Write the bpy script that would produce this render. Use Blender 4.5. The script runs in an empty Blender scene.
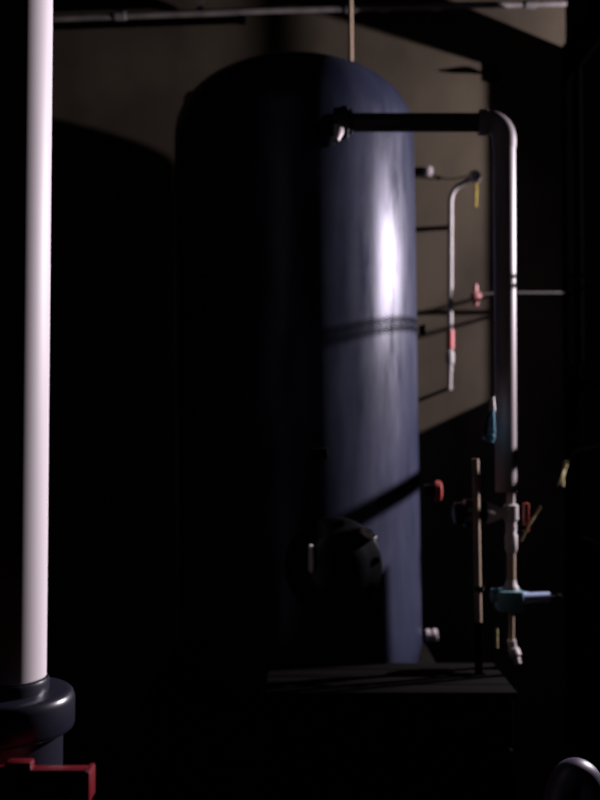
import bpy, bmesh, math, random
from mathutils import Vector, Matrix
random.seed(4)
S = bpy.context.scene
COL = S.collection

# ------------------------------------------------------------------ camera
CAM_Z = 1.35
PITCH = math.radians(1.5)
F = 966.0                                   # focal length in pixels of the 600x800 frame
cd = bpy.data.cameras.new('camera'); cam = bpy.data.objects.new('camera', cd); COL.objects.link(cam)
cam.location = (0, 0, CAM_Z); cam.rotation_euler = (math.pi/2 + PITCH, 0, 0)
cd.sensor_fit = 'VERTICAL'; cd.sensor_height = 36; cd.lens = F/800*36
cd.clip_start = 0.05
cd.dof.use_dof = True; cd.dof.focus_distance = 1.8; cd.dof.aperture_fstop = 2.7
S.camera = cam

# ------------------------------------------------------------------ world, lamp, exposure
w = bpy.data.worlds.new('world'); S.world = w; w.use_nodes = True
bg = w.node_tree.nodes['Background']; bg.inputs[0].default_value = (1.0, .85, .7, 1); bg.inputs[1].default_value = .0003
LAMP = Vector((2.7, 3.65, CAM_Z + .98))
ld = bpy.data.lights.new('work_lamp', 'SPOT'); lamp = bpy.data.objects.new('work_lamp', ld); COL.objects.link(lamp)
lamp.location = LAMP
ld.energy = 860; ld.color = (1.0, .90, 1.0); ld.shadow_soft_size = .028
ld.spot_size = math.radians(125); ld.spot_blend = .3
lamp.rotation_euler = (Vector((0, 3.0, CAM_Z + .5)) - LAMP).to_track_quat('-Z', 'Y').to_euler()
S.view_settings.view_transform = 'Standard'; S.view_settings.look = 'None'
S.view_settings.exposure = 0; S.view_settings.gamma = 1; S.view_settings.use_curve_mapping = False

# ------------------------------------------------------------------ helpers
def P(px, py, depth):
    """world point on the vertical plane y = depth that a pixel of the photograph shows"""
    u = (px - 300)/F; v = (400 - py)/F
    c, s = math.cos(PITCH), math.sin(PITCH)
    d = Vector((u, c - v*s, s + v*c))
    return Vector((0, 0, CAM_Z)) + d*(depth/d.y)

def material(name, c1, c2=None, rough=.5, scale=8, metal=0, stretch=(1, 1, 1), bump=0, rough_var=0, spec=.5, detail=5, lo=.35, hi=.65, coat=0):
    m = bpy.data.materials.new(name); m.use_nodes = True
    nt = m.node_tree; b = nt.nodes['Principled BSDF']
    b.inputs['Base Color'].default_value = (*c1, 1); b.inputs['Roughness'].default_value = rough
    b.inputs['Metallic'].default_value = metal; b.inputs['Specular IOR Level'].default_value = spec
    b.inputs['Coat Weight'].default_value = coat
    tc = nt.nodes.new('ShaderNodeTexCoord'); mp = nt.nodes.new('ShaderNodeMapping')
    mp.inputs['Scale'].default_value = stretch
    nz = nt.nodes.new('ShaderNodeTexNoise'); nz.inputs['Scale'].default_value = scale; nz.inputs['Detail'].default_value = detail
    nt.links.new(tc.outputs['Object'], mp.inputs[0]); nt.links.new(mp.outputs[0], nz.inputs['Vector'])
    rp = nt.nodes.new('ShaderNodeValToRGB')
    rp.color_ramp.elements[0].position = lo; rp.color_ramp.elements[1].position = hi
    c2 = c2 or tuple(x*.75 for x in c1)
    rp.color_ramp.elements[0].color = (*c1, 1); rp.color_ramp.elements[1].color = (*c2, 1)
    nt.links.new(nz.outputs['Fac'], rp.inputs[0]); nt.links.new(rp.outputs[0], b.inputs['Base Color'])
    if rough_var:
        mr = nt.nodes.new('ShaderNodeMapRange'); mr.inputs[1].default_value = lo; mr.inputs[2].default_value = hi
        mr.inputs[3].default_value = rough - rough_var; mr.inputs[4].default_value = rough + rough_var
        nt.links.new(nz.outputs['Fac'], mr.inputs[0]); nt.links.new(mr.outputs[0], b.inputs['Roughness'])
    if bump:
        bp = nt.nodes.new('ShaderNodeBump'); bp.inputs['Strength'].default_value = bump; bp.inputs['Distance'].default_value = .01
        nt.links.new(nz.outputs['Fac'], bp.inputs['Height']); nt.links.new(bp.outputs[0], b.inputs['Normal'])
    return m

M = dict(
    wall=material('grimy_concrete', (.068, .055, .038), (.036, .028, .020), .9, 2.6, stretch=(1, 1, .7), bump=.12, spec=.1),
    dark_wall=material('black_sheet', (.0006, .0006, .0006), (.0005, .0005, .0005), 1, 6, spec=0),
    floor=material('dark_floor', (.02, .017, .014), (.012, .010, .009), .8, 4, spec=.2),
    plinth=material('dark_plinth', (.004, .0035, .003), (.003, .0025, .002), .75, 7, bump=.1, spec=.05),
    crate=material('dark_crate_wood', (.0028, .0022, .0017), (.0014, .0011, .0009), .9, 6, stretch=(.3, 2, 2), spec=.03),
    tank=None,
    black=material('black_plastic', (.003, .003, .0035), (.005, .005, .006), .30, 12, spec=.22),
    matt_black=material('matt_black_steel', (.0007, .0007, .0007), None, 1, 12, spec=0),
    white=material('white_pipe_plastic', (.86, .79, .81), (.80, .73, .74), .5, 5, spec=.35, stretch=(1, 1, .3)),
    pvc=material('grey_white_pipe', (.21, .18, .185), (.165, .14, .145), .5, 9, spec=.3, stretch=(1, 1, .3)),
    pale=material('pale_fitting', (.34, .30, .30), (.27, .24, .24), .5, 20),
    wallpipe=material('dull_pale_pipe', (.23, .21, .20), (.16, .14, .135), .5, 9, spec=.35),
    run=material('dark_brown_pipe', (.045, .034, .032), (.03, .023, .022), .5, 12, spec=.3),
    line=material('dull_thin_pipe', (.06, .05, .048), (.04, .034, .032), .6, 12),
    band=material('red_band', (.30, .045, .045), (.24, .035, .035), .55, 14),
    tan=material('tan_pipe', (.30, .22, .15), (.22, .16, .11), .55, 14, stretch=(1, 1, .3)),
    valve=material('dark_grey_valve_plastic', (.016, .016, .028), (.020, .021, .032), .3, 9, spec=.6),
    red=material('red_plastic', (.20, .010, .018), (.16, .008, .014), .4, 9, spec=.4),
    dull_red=material('dull_red', (.38, .045, .03), (.30, .04, .03), .55, 9),
    pink=material('faded_red', (.28, .09, .085), (.22, .07, .065), .55, 14),
    teal=material('teal_plastic', (.075, .17, .20), (.05, .12, .15), .5, 14),
    blue=material('light_blue_plastic', (.13, .36, .48), (.10, .28, .40), .4, 14),
    handle=material('pale_blue_handle', (.24, .30, .44), (.20, .25, .38), .45, 14),
    yellow=material('yellow_cord', (.62, .46, .05), (.5, .36, .04), .7, 30),
    straw=material('straw_wire', (.40, .34, .16), (.32, .26, .12), .6, 30),
    conduit=material('galvanised_conduit', (.15, .13, .125), (.06, .055, .052), .5, 9, metal=.3),
    hose=material('lilac_grey_hose', (.055, .038, .075), (.035, .026, .05), .45, 10),
)

def tank_material():
    m = material('blue_black_tank_shell', (.005, .007, .017), (.024, .027, .048), .40, 2.6, stretch=(1.6, 1.6, .6), rough_var=.05, spec=.42, lo=.3, hi=.7)
    nt = m.node_tree; b = nt.nodes['Principled BSDF']
    b.inputs['Specular Tint'].default_value = (.80, .80, 1.0, 1)
    # dust film: vertical smears that dull the gloss and lift the colour a little
    tc = nt.nodes.new('ShaderNodeTexCoord'); mp = nt.nodes.new('ShaderNodeMapping'); mp.inputs['Scale'].default_value = (9, 9, 1.5); mp.inputs['Location'].default_value = (.3, 0, .4)
    nz = nt.nodes.new('ShaderNodeTexNoise'); nz.inputs['Scale'].default_value = 1.6; nz.inputs['Detail'].default_value = 6; nz.inputs['Roughness'].default_value = .6
    mr = nt.nodes.new('ShaderNodeMapRange'); mr.inputs[1].default_value = .34; mr.inputs[2].default_value = .66; mr.inputs[3].default_value = .05; mr.inputs[4].default_value = .36
    nt.links.new(tc.outputs['Object'], mp.inputs[0]); nt.links.new(mp.outputs[0], nz.inputs['Vector']); nt.links.new(nz.outputs['Fac'], mr.inputs[0])
    nt.links.new(mr.outputs[0], b.inputs['Specular IOR Level'])
    return m
M['tank'] = tank_material()

def link(name, bm, mat, parent=None, smooth=True, loc=None):
    me = bpy.data.meshes.new(name)
    bmesh.ops.recalc_face_normals(bm, faces=bm.faces)
    bm.to_mesh(me); bm.free()
    if smooth:
        for p in me.polygons: p.use_smooth = True
        try: me.set_sharp_from_angle(angle=math.radians(38))
        except Exception: pass
    me.materials.append(M[mat])
    o = bpy.data.objects.new(name, me); COL.objects.link(o)
    if parent: o.parent = parent
    if loc is not None: o.location = loc
    return o

def box(bm, lo, hi, bev=0):
    r = bmesh.ops.create_cube(bm, size=1)
    lo, hi = Vector(lo), Vector(hi)
    for v in r['verts']:
        v.co = Vector(((lo[i] + hi[i])/2 + v.co[i]*(hi[i] - lo[i]) for i in range(3)))
    if bev:
        es = list({e for v in r['verts'] for e in v.link_edges})
        bmesh.ops.bevel(bm, geom=es, offset=bev, segments=2, affect='EDGES', profile=.5)
    return bm

def frame(d):
    d = d.normalized(); a = Vector((0, 0, 1)) if abs(d.z) < .9 else Vector((1, 0, 0))
    u = d.cross(a).normalized(); return u, d.cross(u).normalized()

def ring(bm, c, u, v, r, n): return [bm.verts.new(c + (u*math.cos(2*math.pi*k/n) + v*math.sin(2*math.pi*k/n))*r) for k in range(n)]

def skin(bm, rings, cap=True):
    for a, b in zip(rings, rings[1:]):
        n = len(a)
        for k in range(n): bm.faces.new((a[k], a[(k+1) % n], b[(k+1) % n], b[k]))
    if cap: bm.faces.new(rings[0]); bm.faces.new(rings[-1])

def lathe(bm, a, d, prof, n=32):
    """profile of (distance along d from a, radius)"""
    a = Vector(a); d = Vector(d).normalized(); u, v = frame(d)
    skin(bm, [ring(bm, a + d*t, u, v, max(r, 1e-4), n) for t, r in prof]); return bm

def tube(bm, pts, r, n=16):
    pts = [Vector(p) for p in pts]; rs = r if isinstance(r, (list, tuple)) else [r]*len(pts)
    u, v = frame(pts[1] - pts[0]); rings = []
    for i, p in enumerate(pts):
        t = (pts[min(i+1, len(pts)-1)] - pts[max(i-1, 0)]).normalized()
        u = (u - t*u.dot(t)).normalized(); v = t.cross(u)
        rings.append(ring(bm, p, u, v, rs[i], n))
    skin(bm, rings); return bm

def arc(a, corner, b, n=8):
    a, corner, b = Vector(a), Vector(corner), Vector(b); out = []
    for k in range(n+1):
        t = k/n*math.pi/2
        out.append(corner + (a - corner)*(1 - math.sin(t)) + (b - corner)*(1 - math.cos(t)))
    return out

def smooth_path(pts, n=8):
    pts = [Vector(p) for p in pts]; q = [pts[0]*2 - pts[1]] + pts + [pts[-1]*2 - pts[-2]]; out = []
    for i in range(1, len(q)-2):
        for k in range(n):
            t = k/n; a, b, c, d = q[i-1], q[i], q[i+1], q[i+2]
            out.append(.5*((2*b) + (c-a)*t + (2*a-5*b+4*c-d)*t*t + (3*b-a-3*c+d)*t**3))
    return out + [pts[-1]]

def tag(o, label, cat, group=None):
    o['label'] = label; o['category'] = cat
    if group: o['group'] = group
    return o
def thing(name, label, cat, loc, group=None):
    o = bpy.data.objects.new(name, None); COL.objects.link(o); o.empty_display_size = .05
    o.location = loc
    bpy.context.view_layer.update()
    return tag(o, label, cat, group)
def part(name, bm, mat, root, smooth=True):
    """mesh given in world coordinates, hung under an unrotated Empty or part"""
    base = Vector((0, 0, 0)); p = root
    while p is not None: base += p.location; p = p.parent
    for v in bm.verts: v.co -= base
    return link(name, bm, mat, root, smooth)
def solo(name, bm, mat, label, cat, smooth=True, group=None):
    vs = [v.co.copy() for v in bm.verts]
    c = Vector(((min(v.x for v in vs) + max(v.x for v in vs))/2, (min(v.y for v in vs) + max(v.y for v in vs))/2, min(v.z for v in vs)))
    for v in bm.verts: v.co -= c
    return tag(link(name, bm, mat, None, smooth, c), label, cat, group)
def struct(name, bm, mat, label=None):
    o = link(name, bm, mat, None, False); o['kind'] = 'structure'
    if label: o['label'] = label
    return o
NB = bmesh.new

# ------------------------------------------------------------------ the room
YB = 4.15                                    # back wall
XR = 1.132                                   # right partition
CZ = CAM_Z
struct('floor', box(NB(), (-2.0, -1.2, -.1), (3.6, YB + .2, 0)), 'floor', 'dark unlit floor of the plant room')
struct('ceiling', box(NB(), (-2.0, -1.2, 3.32), (XR + .02, YB + .2, 3.42)), 'dark_wall', 'dark ceiling of the plant room')
struct('wall_back', box(NB(), (-2.0, YB, 0), (XR + .02, YB + .2, 3.32)), 'wall', 'grimy brown concrete wall behind the tank')
struct('wall_left', box(NB(), (-2.1, -1.2, 0), (-2.0, YB + .2, 3.42)), 'dark_wall', 'dark side wall left of the tank')
struct('wall_front', box(NB(), (-2.0, -1.3, 0), (XR + .02, -1.2, 3.42)), 'dark_wall', 'dark wall behind the viewer')
# right partition: thin black sheeting with an opening the light comes through
t = NB(); X0, X1 = XR, XR + .02
SILL = CZ - .45; HEAD = CZ + 1.4625; GAP = CZ + 1.636; JAMB = 4.063
box(t, (X0, -1.2, 0), (X1, 2.2, 3.32))                     # near part
box(t, (X0, 2.2, 0), (X1, YB, SILL))                       # below the opening
box(t, (X0, JAMB, SILL), (X1, YB, GAP))                    # far jamb
box(t, (X0, 3.915, SILL), (X1, JAMB, CZ + .257))             # raised step at the far end, added to shade the lower back wall
box(t, (X0, 3.285, SILL), (X1, 3.415, CZ + .03))             # raised step in the middle, added to shade the lower tank
box(t, (X0, 2.2, HEAD), (X1, JAMB, GAP))                   # head beam
box(t, (X0, 2.2, GAP), (X1, 3.62, 3.32))                   # above the head beam
struct('wall_right', t, 'dark_wall', 'black partition at the right edge with a lit opening')

# things fixed across the opening: a rail, a stub, two wires, a post and a mullion
XO = XR + .01
solo('guard_rail', tube(NB(), [(XO, 3.33, CZ + .185), (XO, 3.64, CZ + .165), (XO, JAMB, CZ + .16)], .022), 'matt_black',
     'black rail across the opening in the right partition', 'rail')
solo('rail_post', tube(NB(), [(XO, 3.345, CZ + .03), (XO, 3.345, CZ + .165)], .009), 'matt_black',
     'short black post under the near end of the rail in the right opening', 'post')
op_ = thing('opening_post', 'slim black post with two side bars in the right opening', 'post', (XO, 3.12, SILL))
part('upright', tube(NB(), [(XO, 3.12, SILL), (XO, 3.12, HEAD)], .010), 'matt_black', op_)
part('side_bar', tube(NB(), [(XO, 3.13, CZ + .145), (XO, 3.25, CZ + .145)], .023), 'matt_black', op_)
part('side_bar', tube(NB(), [(XO, 3.13, CZ + .074), (XO, 3.25, CZ + .074)], .013), 'matt_black', op_)
solo('mullion', tube(NB(), [(XO, 3.927, CZ + .257), (XO, 3.927, HEAD)], .0135), 'matt_black',
     'black upright mullion near the far end of the right opening', 'post')
solo('cable', tube(NB(), smooth_path([(XO, 3.131, CZ + .588), (XO, 3.4, CZ + .578), (XO, 3.64, CZ + .571), (XO, JAMB, CZ + .633)]), .0062, 8), 'matt_black',
     'upper thin black cable strung across the right opening', 'cable', 'cables across the opening')
solo('cable', tube(NB(), smooth_path([(XO, 3.131, CZ + .565), (XO, 3.4, CZ + .558), (XO, 3.64, CZ + .546), (XO, JAMB, CZ + .556)]), .0065, 8), 'matt_black',
     'lower thin black cable strung across the right opening', 'cable', 'cables across the opening')

# ------------------------------------------------------------------ plinth
ZP = .45
pl = thing('plinth', 'dark low plinth under the big tank', 'plinth', (0, 3.6, 0))
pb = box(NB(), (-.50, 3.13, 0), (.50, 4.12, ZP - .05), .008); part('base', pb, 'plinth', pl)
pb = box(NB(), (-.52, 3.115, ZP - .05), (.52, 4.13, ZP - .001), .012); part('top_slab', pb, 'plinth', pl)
CR = .595
cr = thing('low_crate', 'dark low crate on the floor in front of the tank foot', 'crate', (.2, 2.92, 0))
xa, xb, ya_, yb_ = P(265, 700, 2.75).x, .615, 2.75, 3.095
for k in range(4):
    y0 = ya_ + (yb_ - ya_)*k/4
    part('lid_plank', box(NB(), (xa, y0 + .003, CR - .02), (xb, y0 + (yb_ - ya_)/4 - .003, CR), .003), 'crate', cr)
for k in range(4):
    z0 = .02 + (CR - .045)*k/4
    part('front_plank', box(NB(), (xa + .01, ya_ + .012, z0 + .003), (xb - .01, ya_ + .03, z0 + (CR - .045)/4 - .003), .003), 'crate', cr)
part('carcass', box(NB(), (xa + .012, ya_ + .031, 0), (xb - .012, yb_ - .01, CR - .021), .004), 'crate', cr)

# ------------------------------------------------------------------ tank
TX, TY = .004, 3.62
R = .448
H = 2.25
tank = thing('pressure_tank', 'tall blue-black cylindrical pressure tank with a domed top, standing on the plinth', 'tank', (TX, TY, ZP))
def tank_prof():
    pr = [(0.0, R*.955), (.012, R*.965), (.04, R*.97), (.06, R*.985), (.09, R)]
    zs = H - .285
    for k in range(1, 24): pr.append((.09 + (zs - .09)*k/23, R))
    for k in range(1, 25):
        a = k/24*math.pi/2
        pr.append((zs + .285*math.sin(a)**.92, R*max(math.cos(a), 0)**.92 + 1e-4))
    return pr
b = NB(); lathe(b, (TX, TY, ZP), (0, 0, 1), tank_prof(), 96); body = part('shell', b, 'tank', tank)
# the shell leans a touch to the left at the top, as in the photograph
tank.rotation_euler = (0, math.radians(-.75), 0)
b = NB(); lathe(b, (TX, TY, ZP), (0, 0, 1), [(0, R*.97), (0, R*1.0), (.03, R*1.0), (.035, R*.97)], 64); part('foot_ring', b, 'black', tank)
b = NB(); lathe(b, (TX, TY, ZP + H - .012), (0, 0, 1), [(0, .10), (.02, .10), (.025, .095), (.035, .05), (.04, .02)], 32); part('top_cap', b, 'black', tank)
# lifting lug on the left shoulder
lugp = Vector((TX - .395, TY, ZP + H - .145))
b = NB(); tube(b, smooth_path([lugp + Vector((-.012, 0, -.03)), lugp + Vector((-.012, 0, .028)), lugp + Vector((.008, 0, .05)), lugp + Vector((.028, 0, .028)), lugp + Vector((.028, 0, -.01))]), .009, 8); part('lifting_lug', b, 'black', tank)
# hand hole on the front: neck, flange, domed cover, bolts and lever
mc = P(335, 567, 3.13)
hh = b = NB(); lathe(b, mc + Vector((0, .09, 0)), (0, -1, 0), [(0, .120), (.10, .120), (.105, .1)], 40); part('hand_hole_neck', b, 'black', tank)
b = NB(); lathe(b, mc + Vector((0, -.005, 0)), (0, -1, 0), [(0, .11), (0, .150), (.006, .156), (.022, .156), (.028, .150), (.034, .128), (.05, .11), (.062, .07), (.066, .0)], 56)
cover = part('hand_hole_cover', b, 'black', tank)
for k in range(10):
    a = 2*math.pi*(k + .2)/10; q = mc + Vector((math.cos(a)*.139, -.03, math.sin(a)*.139))
    part('bolt', lathe(NB(), q, (0, -1, 0), [(0, .011), (.011, .011), (.013, .009)], 6), 'matt_black', cover)
b = NB(); q = mc + Vector((.112, -.032, .100))
tube(b, [q + Vector((-.022, -.006, .016)), q + Vector((.0, -.012, .004)), q + Vector((.018, -.006, -.014))], [.010, .015, .010], 10); part('rim_glint', b, 'white', cover)  # white piece added to make the glint on the cover's rim
b = NB(); hp = P(313, 562, 3.03)
tube(b, smooth_path([hp + Vector((0, .03, -.036)), hp + Vector((0, -.002, -.030)), hp + Vector((0, -.010, 0)), hp + Vector((0, -.002, .030)), hp + Vector((0, .03, .036))]), .0085, 10); part('cover_handle', b, 'white', cover)
# small rating plate on the shell, left of the lit strip
pp = P(322, 456, 3.16)
b = NB(); box(b, pp + Vector((-.03, -.012, -.018)), pp + Vector((.03, .02, .018)), .003); part('rating_plate', b, 'plinth', tank)

tank.location.z += .0065

# ------------------------------------------------------------------ tall white pipe and its valve at the left
LX, LY, LR = P(11, 300, 1.5).x, 1.5, .0575
zb = P(15, 678, LY).z
wp = thing('white_pipe', 'thick white plastic pipe rising along the left edge', 'pipe', (LX, LY, zb))
part('pipe', lathe(NB(), (LX, LY, zb), (0, 0, 1), [(0, LR*.93), (.003, LR), (1.0, LR), (3.32 - zb, LR)], 48), 'white', wp)
wp.rotation_euler = (0, math.radians(.15), 0)
def lz(py): return P(15, py, LY).z
bv = thing('ball_valve', 'dark grey plastic ball valve with red lever below the thick white pipe', 'valve', (LX, LY, 0))
zt = zb
def seg(z0, prof): return lathe(NB(), (LX, LY, z0), (0, 0, 1), prof, 48)
part('socket', seg(lz(704), [(0, .0600), (lz(681) - lz(704), .0625), (lz(678) - lz(704), .0605)]), 'valve', bv)
def nut(za, zc, r, name):
    d = zc - za
    part(name, seg(za, [(0, r*.93), (d*.06, r*.98), (d*.15, r), (d*.76, r), (d*.90, r*.975), (d*.97, r*.93), (d, r*.86)]), 'valve', bv)
nut(lz(730), lz(690), .101, 'union_nut')
part('body', seg(lz(800), [(0, .070), (.008, .083), (lz(730) - lz(800), .083)]), 'valve', bv)
nut(lz(850), lz(801), .101, 'union_nut')
part('lower_pipe', seg(0, [(0, .0575), (lz(850), .0575)]), 'white', bv)
# lever in front of the body
hc = Vector((LX, LY - .09, lz(790)))
part('stem', lathe(NB(), hc + Vector((0, .06, 0)), (0, -1, 0), [(0, .03), (.04, .03), (.05, .024)], 24), 'red', bv)
b = NB()
ya, yb2 = LY - .135, LY - .112
xl, xr_ = P(-60, 787, ya).x, P(88, 787, ya).x
box(b, (xl, ya, P(0, 802, ya).z), (xr_, yb2, P(0, 770, ya).z), .004)
lev = part('lever', b, 'red', bv)
b = NB(); e = P(88, 784, ya); box(b, e + Vector((-.004, -.012, -.024)), e + Vector((.005, .028, .021)), .004); part('lever_end', b, 'red', lev)
b = NB(); q = P(16, 767, ya); box(b, q + Vector((-.017, .0, -.012)), q + Vector((.021, .022, .006)), .004); part('lever_stop', b, 'red', lev)

# ------------------------------------------------------------------ outlet pipe: union on the tank, run, elbow, drop
PD = 3.05
pr_ = .0355
cx = P(505, 300, PD).x; zc = P(420, 122.5, PD).z
x0 = P(346, 122, PD).x
op = thing('outlet_pipe', 'grey-white pipe leaving the tank top, elbowing down at the right', 'pipe', (cx, PD, P(512, 500, PD).z))
part('union', lathe(NB(), (P(333, 122, PD).x, PD, zc), (1, 0, 0), [(0, .040), (.004, .047), (.022, .047), (.026, .052), (.046, .052), (.05, .043), (.06, .042), (.062, .036)], 32), 'valve', op)
part('tank_spigot', tube(NB(), [(P(330, 122, PD).x, PD + .02, zc), (P(328, 122, PD).x, 3.19, zc - .005)], .036, 24), 'black', op)
el = .052
part('run', lathe(NB(), (x0, PD, zc), (1, 0, 0), [(0, pr_*.84), (cx - el - x0, pr_*.84)], 32), 'run', op)
a = (cx - el, PD, zc); c = (cx, PD, zc); d = (cx, PD, zc - el)
part('elbow', tube(NB(), [Vector(a) + Vector((-.02, 0, 0))] + arc(a, c, d, 10) + [Vector(d) + Vector((0, 0, -.03))], pr_*1.06, 32), 'pvc', op)
part('elbow_socket', lathe(NB(), (cx - el - .030, PD, zc), (1, 0, 0), [(0, pr_), (.003, pr_*1.16), (.026, pr_*1.16), (.03, pr_*1.06)], 32), 'pvc', op)
zl = P(512, 492, PD).z
part('drop', lathe(NB(), (cx, PD, zl), (0, 0, 1), [(0, pr_*.93), (zc - el - zl, pr_)], 32), 'pvc', op)
# spout at the union, catching the light
q = P(337, 136, 2.99)
b = NB(); tube(b, [q + Vector((.006, .03, .04)), q + Vector((.004, 0, .012)), q + Vector((-.004, -.012, -.018))], [.016, .017, .010], 16); part('drain_spout', b, 'pale', op)

# tee and narrowing pieces below the drop
te = thing('pipe_tee', 'pale plastic tee with a side branch under the grey-white drop pipe', 'fitting', P(514, 552, PD))
tx = P(515, 520, PD - .01).x + .0; z1, z2 = P(515, 498, PD).z, P(515, 553, PD).z
tx = P(511, 520, PD).x
part('tee_body', lathe(NB(), (tx, PD, z2), (0, 0, 1), [(0, .014), (.012, .019), (.055, .020), (.062, .016), (.10, .017), (.105, .023), (z1 - z2 - .022, .023), (z1 - z2 - .018, .013), (z1 - z2 + .018, .0125)], 28), 'pale', te)
zz = P(500, 513, PD).z
part('branch', lathe(NB(), (tx + .005, PD - .004, zz), (-1, 0, 0), [(0, .017), (.035, .017), (.060, .026), (.085, .036), (.088, .036)], 28), 'pale', te)
part('branch_cap', lathe(NB(), (tx - .083, PD - .004, zz), (-1, 0, 0), [(0, .042), (.03, .044), (.065, .044), (.07, .036), (.095, .034), (.1, .02)], 28), 'black', te)
q = P(458, 511, PD - .01)
part('branch_tip', lathe(NB(), q + Vector((.03, 0, 0)), (-1, 0, 0), [(0, .012), (.014, .012), (.016, .017), (.03, .017), (.034, .01)], 16), 'pale', te)
part('reducer_pipe', lathe(NB(), (tx, PD, P(512, 583, PD).z), (0, 0, 1), [(0, .013), (.01, .0135), (z2 - P(512, 583, PD).z, .0135)], 20), 'tan', te)

# teal valve with a pale blue handle
tv = thing('teal_valve', 'teal valve with a pale blue handle pointing right, low on the pipes', 'valve', P(511, 612, PD))
vc = P(508, 599, PD)
b = NB(); box(b, vc + Vector((-.037, -.035, -.037)), vc + Vector((.045, .035, .030)), .010); part('valve_body', b, 'teal', tv)
part('side_port', lathe(NB(), vc + Vector((-.03, 0, .012)), (-1, 0, 0), [(0, .022), (.022, .022), (.024, .016)], 20), 'teal', tv)
part('bonnet', lathe(NB(), vc + Vector((.010, 0, .026)), (0, 0, 1), [(0, .024), (.012, .024), (.02, .018), (.034, .015)], 20), 'pale', tv)
b = NB(); q = vc + Vector((.04, -.01, .006)); tube(b, [q, q + Vector((.03, 0, .0)), q + Vector((.088, 0, .002))], [.020, .016, .016], 18); part('handle', b, 'handle', tv)
q = P(558, 597, PD); part('handle_tip', lathe(NB(), q + Vector((-.034, -.01, 0)), (1, 0, 0), [(0, .008), (.029, .008), (.03, .013), (.041, .013), (.043, .008)], 14), 'black', tv)
# tail below the teal valve
tl = thing('drain_tail', 'thin tan tail pipe with a pale bent spout under the teal valve', 'pipe', P(514, 662, PD))
part('tail_pipe', tube(NB(), [P(511.5, 612, PD), P(511.5, 645, PD)], .0085, 14), 'tan', tl)
part('spout', tube(NB(), smooth_path([P(511.5, 640, PD), P(513, 648, PD), P(516, 656, PD - .01), P(518, 664, PD - .02)]), [.013]*9 + [.018]*8 + [.011]*8, 16), 'pale', tl)
solo('thin_rod', tube(NB(), [P(496.5, 628, PD), P(496.5, 648, PD)], .005, 10), 'straw', 'short thin straw-coloured rod left of the drain tail pipe', 'rod')

# long tan riser
rs = thing('tan_riser', 'slim tan upright pipe left of the teal valve', 'pipe', P(477, 620, PD - .10))
part('pipe', tube(NB(), [P(475.5, 459, PD - .10), P(478.5, 622, PD - .10)], .0105, 14), 'tan', rs)
qf = P(478.5, 622, PD - .10)
part('shaded_foot', tube(NB(), [qf, (qf.x, qf.y, .595)], .012, 14), 'matt_black', rs)  # black colour stands in for shade on the riser's lower end
part('clip', lathe(NB(), P(479, 591, PD - .10), (0, 0, 1), [(0, .011), (0, .016), (.016, .016), (.016, .011)], 14), 'black', rs)

# light blue nozzle hung beside the drop pipe
bn = thing('blue_nozzle', 'light blue plastic nozzle with a white tip, hung beside the drop pipe', 'nozzle', P(490, 442, 2.955))
part('tip', tube(NB(), [P(492.5, 411, 2.955), P(492.5, 397, 2.955)], [.010, .006], 14), 'white', bn)
part('barrel', tube(NB(), smooth_path([P(491, 410, 2.955), P(492, 425, 2.955), P(491, 433, 2.955), P(488, 441, 2.955)]), [.010]*12 + [.014]*6 + [.018]*7, 16), 'blue', bn)
part('trigger', tube(NB(), smooth_path([P(489, 412, 2.945), P(485.5, 424, 2.945), P(486, 438, 2.95)]), .006, 10), 'black', bn)

# red pieces
rk = thing('stop_cock', 'black stop cock with an orange-red knob beside the tank', 'valve', P(434, 501, 3.08))
part('stub', lathe(NB(), P(424, 491, 3.12), (1, 0, 0), [(0, .022), (.035, .022), (.036, .014), (.04, .014)], 20), 'black', rk)
part('knob', lathe(NB(), P(434.5, 491, 3.12), (1, 0, 0), [(0, .026), (.003, .033), (.018, .033), (.022, .026)], 20), 'dull_red', rk)
rl = thing('red_lever', 'flat red lever standing right of the pale tee', 'lever', P(526, 533, PD - .03))
b = NB(); box(b, P(523.5, 532, PD - .02) + Vector((0, -.006, 0)), P(529, 503, PD - .02) + Vector((0, .006, 0)), .003); part('blade', b, 'dull_red', rl)
part('pivot', lathe(NB(), P(517, 528, PD - .02), (1, 0, 0), [(0, .009), (.034, .009), (.036, .006)], 14), 'black', rl)

# straw wires
solo('straw_wire', tube(NB(), smooth_path([P(541, 506, PD - .03), P(536, 514, PD - .03), P(528, 527, PD - .04), P(521, 541, PD - .03)]), .0035, 8), 'straw',
     'straw-coloured wire slanting down behind the red lever', 'wire', 'straw wires')
hw = thing('straw_cable_end', 'frayed straw-coloured cable end near the right partition', 'wire', P(563, 487, 3.55), 'straw wires')
part('strand', tube(NB(), smooth_path([P(566.5, 461, 3.55), P(565, 468, 3.55), P(563, 476, 3.55), P(563.5, 486, 3.55)]), [.008]*8 + [.006]*9 + [.004]*8, 8), 'straw', hw)
part('strand', tube(NB(), smooth_path([P(565, 467, 3.55), P(562, 476, 3.54), P(558, 486, 3.55)]), .0035, 8), 'straw', hw)
part('sleeve', tube(NB(), [P(567, 463, 3.55), P(573, 452, 3.57), (XR, 3.62, P(600, 446, 3.62).z)], .009, 10), 'matt_black', hw)

# fitting low at the tank's foot
ft = thing('tank_drain_fitting', 'small pale drain fitting low beside the tank foot', 'fitting', P(433, 645, 3.60))
q = P(422, 635, 3.60)
part('nipple', lathe(NB(), q, (1, 0, 0), [(0, .012), (.02, .012)], 14), 'matt_black', ft)
part('coupling', lathe(NB(), q + Vector((.012, 0, 0)), (1, 0, 0), [(0, .016), (.003, .022), (.016, .022), (.018, .017), (.026, .017), (.028, .023), (.042, .023), (.045, .016)], 18), 'pale', ft)

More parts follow.
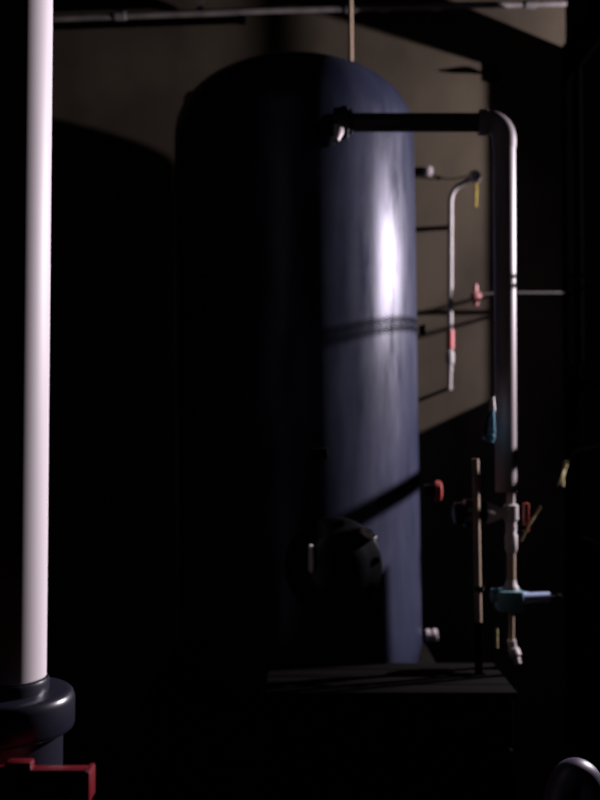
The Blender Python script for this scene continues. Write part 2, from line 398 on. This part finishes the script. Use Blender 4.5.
# ------------------------------------------------------------------ on the back wall
W = YB - .075
sp = thing('sample_pipe', 'slim pale upright pipe with red band fixed on the back wall', 'pipe', P(449, 390, W))
part('riser', tube(NB(), [P(450, 372, W)] + arc(P(450.5, 203, W), P(450.5, 186, W), P(462, 184, W - .03), 6) + [P(472, 177, W - .06)], .0115, 14), 'wallpipe', sp)
part('coupling', lathe(NB(), P(450, 364, W), (0, 0, 1), [(0, .013), (.004, .018), (.05, .018), (.055, .013)], 16), 'wallpipe', sp)
part('red_band', lathe(NB(), P(450.3, 349, W), (0, 0, 1), [(0, .013), (0, .0165), (.08, .0165), (.08, .013)], 16), 'band', sp)
part('tail', tube(NB(), [P(450, 364, W), P(449.5, 390, W)], .0100, 12), 'wallpipe', sp)
part('end_fitting', lathe(NB(), P(470, 178.5, W - .055), (1, -.1, .35), [(0, .016), (.006, .027), (.03, .027), (.04, .02), (.045, .014)], 16), 'pale', sp)
for py in (226, 388):
    part('pipe_clip', box(NB(), P(449, py + .7, W + .008), P(451, py - .7, YB)), 'conduit', sp)
solo('yellow_cord', tube(NB(), smooth_path([P(475.5, 183, W - .085), P(476.2, 192, W - .087), P(475.6, 207, W - .086)]), .0062, 8), 'yellow', 'short yellow cord dangling from the slim wall pipe end', 'cord')
wf = thing('wall_plug', 'small pale plug on the back wall close to the tank shoulder', 'fitting', P(427, 178, YB - .03))
part('plug', lathe(NB(), P(428, 172, YB), (0, -1, 0), [(0, .020), (.01, .02), (.012, .013), (.05, .013), (.052, .008)], 16), 'pale', wf)
part('plug_cap', lathe(NB(), P(428.5, 172, YB - .045), (0, -1, 0), [(0, .018), (.012, .018), (.015, .01)], 16), 'pale', wf)
solo('thin_wire', tube(NB(), smooth_path([P(429, 174, YB - .03), P(448, 179, YB - .012), P(468, 176, YB - .03)]), .003, 6), 'matt_black', 'thin dark wire between the wall plug and the slim pipe', 'wire')

# small horizontal line with a faded red tap
hl = thing('thin_line_pipe', 'thin horizontal pipe with faded red tap on the back wall, crossing behind the drop pipe', 'pipe', P(520, 296, W))
part('pipe', tube(NB(), [P(473, 296, W), P(500, 293, W), P(566, 293, W)], .0070, 10), 'line', hl)
part('tap_body', lathe(NB(), P(475.5, 306, W - .02), (0, 0, 1), [(0, .008), (.008, .013), (.028, .013), (.034, .017), (.05, .017), (.056, .011), (.09, .009)], 14), 'pink', hl)
part('tap_wheel', lathe(NB(), P(475.5, 297, W - .03), (0, -1, 0), [(0, .010), (.006, .024), (.012, .024), (.018, .010)], 14), 'pink', hl)

# dark rod in place of a shadow streak on the wall, and shoulder knob
br = thing('shadow_streak_rod', 'dark tapered rod in place of a shadow streak on the back wall above the elbow', 'shadow streak', P(485, 78, YB))
part('arm', tube(NB(), [P(447, 72, YB - .006), P(470, 72, YB - .012), P(492, 73, YB - .022)], [.004, .007, .009], 10), 'matt_black', br)
part('plate', box(NB(), P(488, 82, YB - .008), P(497, 64, YB), .002), 'matt_black', br)
b = NB(); lathe(b, P(419, 330, 3.62), (1, 0, 0), [(0, .018), (.012, .018), (.014, .024), (.022, .024), (.024, .012)], 14)
k = tag(link('shell_bung', b, 'black'), 'small black bung on the right side of the tank', 'plug')

# vent pipe and ceiling conduits
VD = 3.78
vt = thing('vent_pipe', 'thin tan vent pipe rising from behind the tank dome', 'pipe', P(351, 70, VD))
part('pipe', tube(NB(), [P(351, 76, VD), P(350.5, 15, VD), (P(350, 0, VD).x, VD, 3.32)], .0085, 12), 'tan', vt)
part('collar', lathe(NB(), P(351, 72, VD), (0, 0, 1), [(0, .026), (.02, .026), (.03, .014)], 14), 'black', vt)
CDp = 4.02
cz = thing('ceiling_conduit', 'thin grey conduit running across the top of the back wall', 'conduit', P(300, 12, CDp))
part('tube', tube(NB(), [P(-120, 26, CDp), P(55, 18, CDp), P(245, 11, CDp), P(350, 8, CDp), P(385, 7, CDp), P(566, 3, CDp)], .014, 14), 'conduit', cz)
for px, py in ((120, 15.5), (350, 8), (384, 7), (436, 6), (530, 4)):
    part('coupler', lathe(NB(), P(px - 5, py, CDp), (1, 0, 0), [(0, .014), (.002, .020), (.045, .020), (.047, .014)], 14), 'conduit', cz)
for px, py in ((200, 13), (410, 6)):
    part('hanger', box(NB(), P(px - 3, py - 2, CDp) + Vector((0, -.004, 0)), (P(px + 3, py, CDp).x, CDp + .004, 3.32)), 'conduit', cz)
dz = thing('dark_ceiling_pipe', 'dark pipe along the ceiling left of the vent pipe', 'pipe', P(200, 10, 4.06))
part('tube', tube(NB(), [P(-120, 24 + 14, 4.085), P(60, 26, 4.085), P(240, 20, 4.085)], .016, 14), 'matt_black', dz)
part('end_cap', lathe(NB(), P(238, 20, 4.085), (1, 0, 0), [(0, .02), (.03, .02), (.034, .012)], 14), 'matt_black', dz)

# hose arching up from the floor at the lower right
hs = thing('hose', 'lilac-grey hose arching up from the floor at the lower right corner', 'hose', P(585, 1000, 2.0))
D = 2.0
pth = smooth_path([(P(552, 760, D).x, D + .05, 0), P(556, 900, D), P(559, 815, D), P(566, 784, D), P(577, 775, D), P(589, 790, D), P(600, 850, D), P(608, 960, D), (P(610, 800, D).x, D - .02, 0)])
part('tube', tube(NB(), pth, .034, 24), 'hose', hs)
part('cuff', lathe(NB(), (pth[-1].x, pth[-1].y, 0), (0, 0, 1), [(0, .055), (.05, .055), (.055, .044)], 20), 'black', hs)
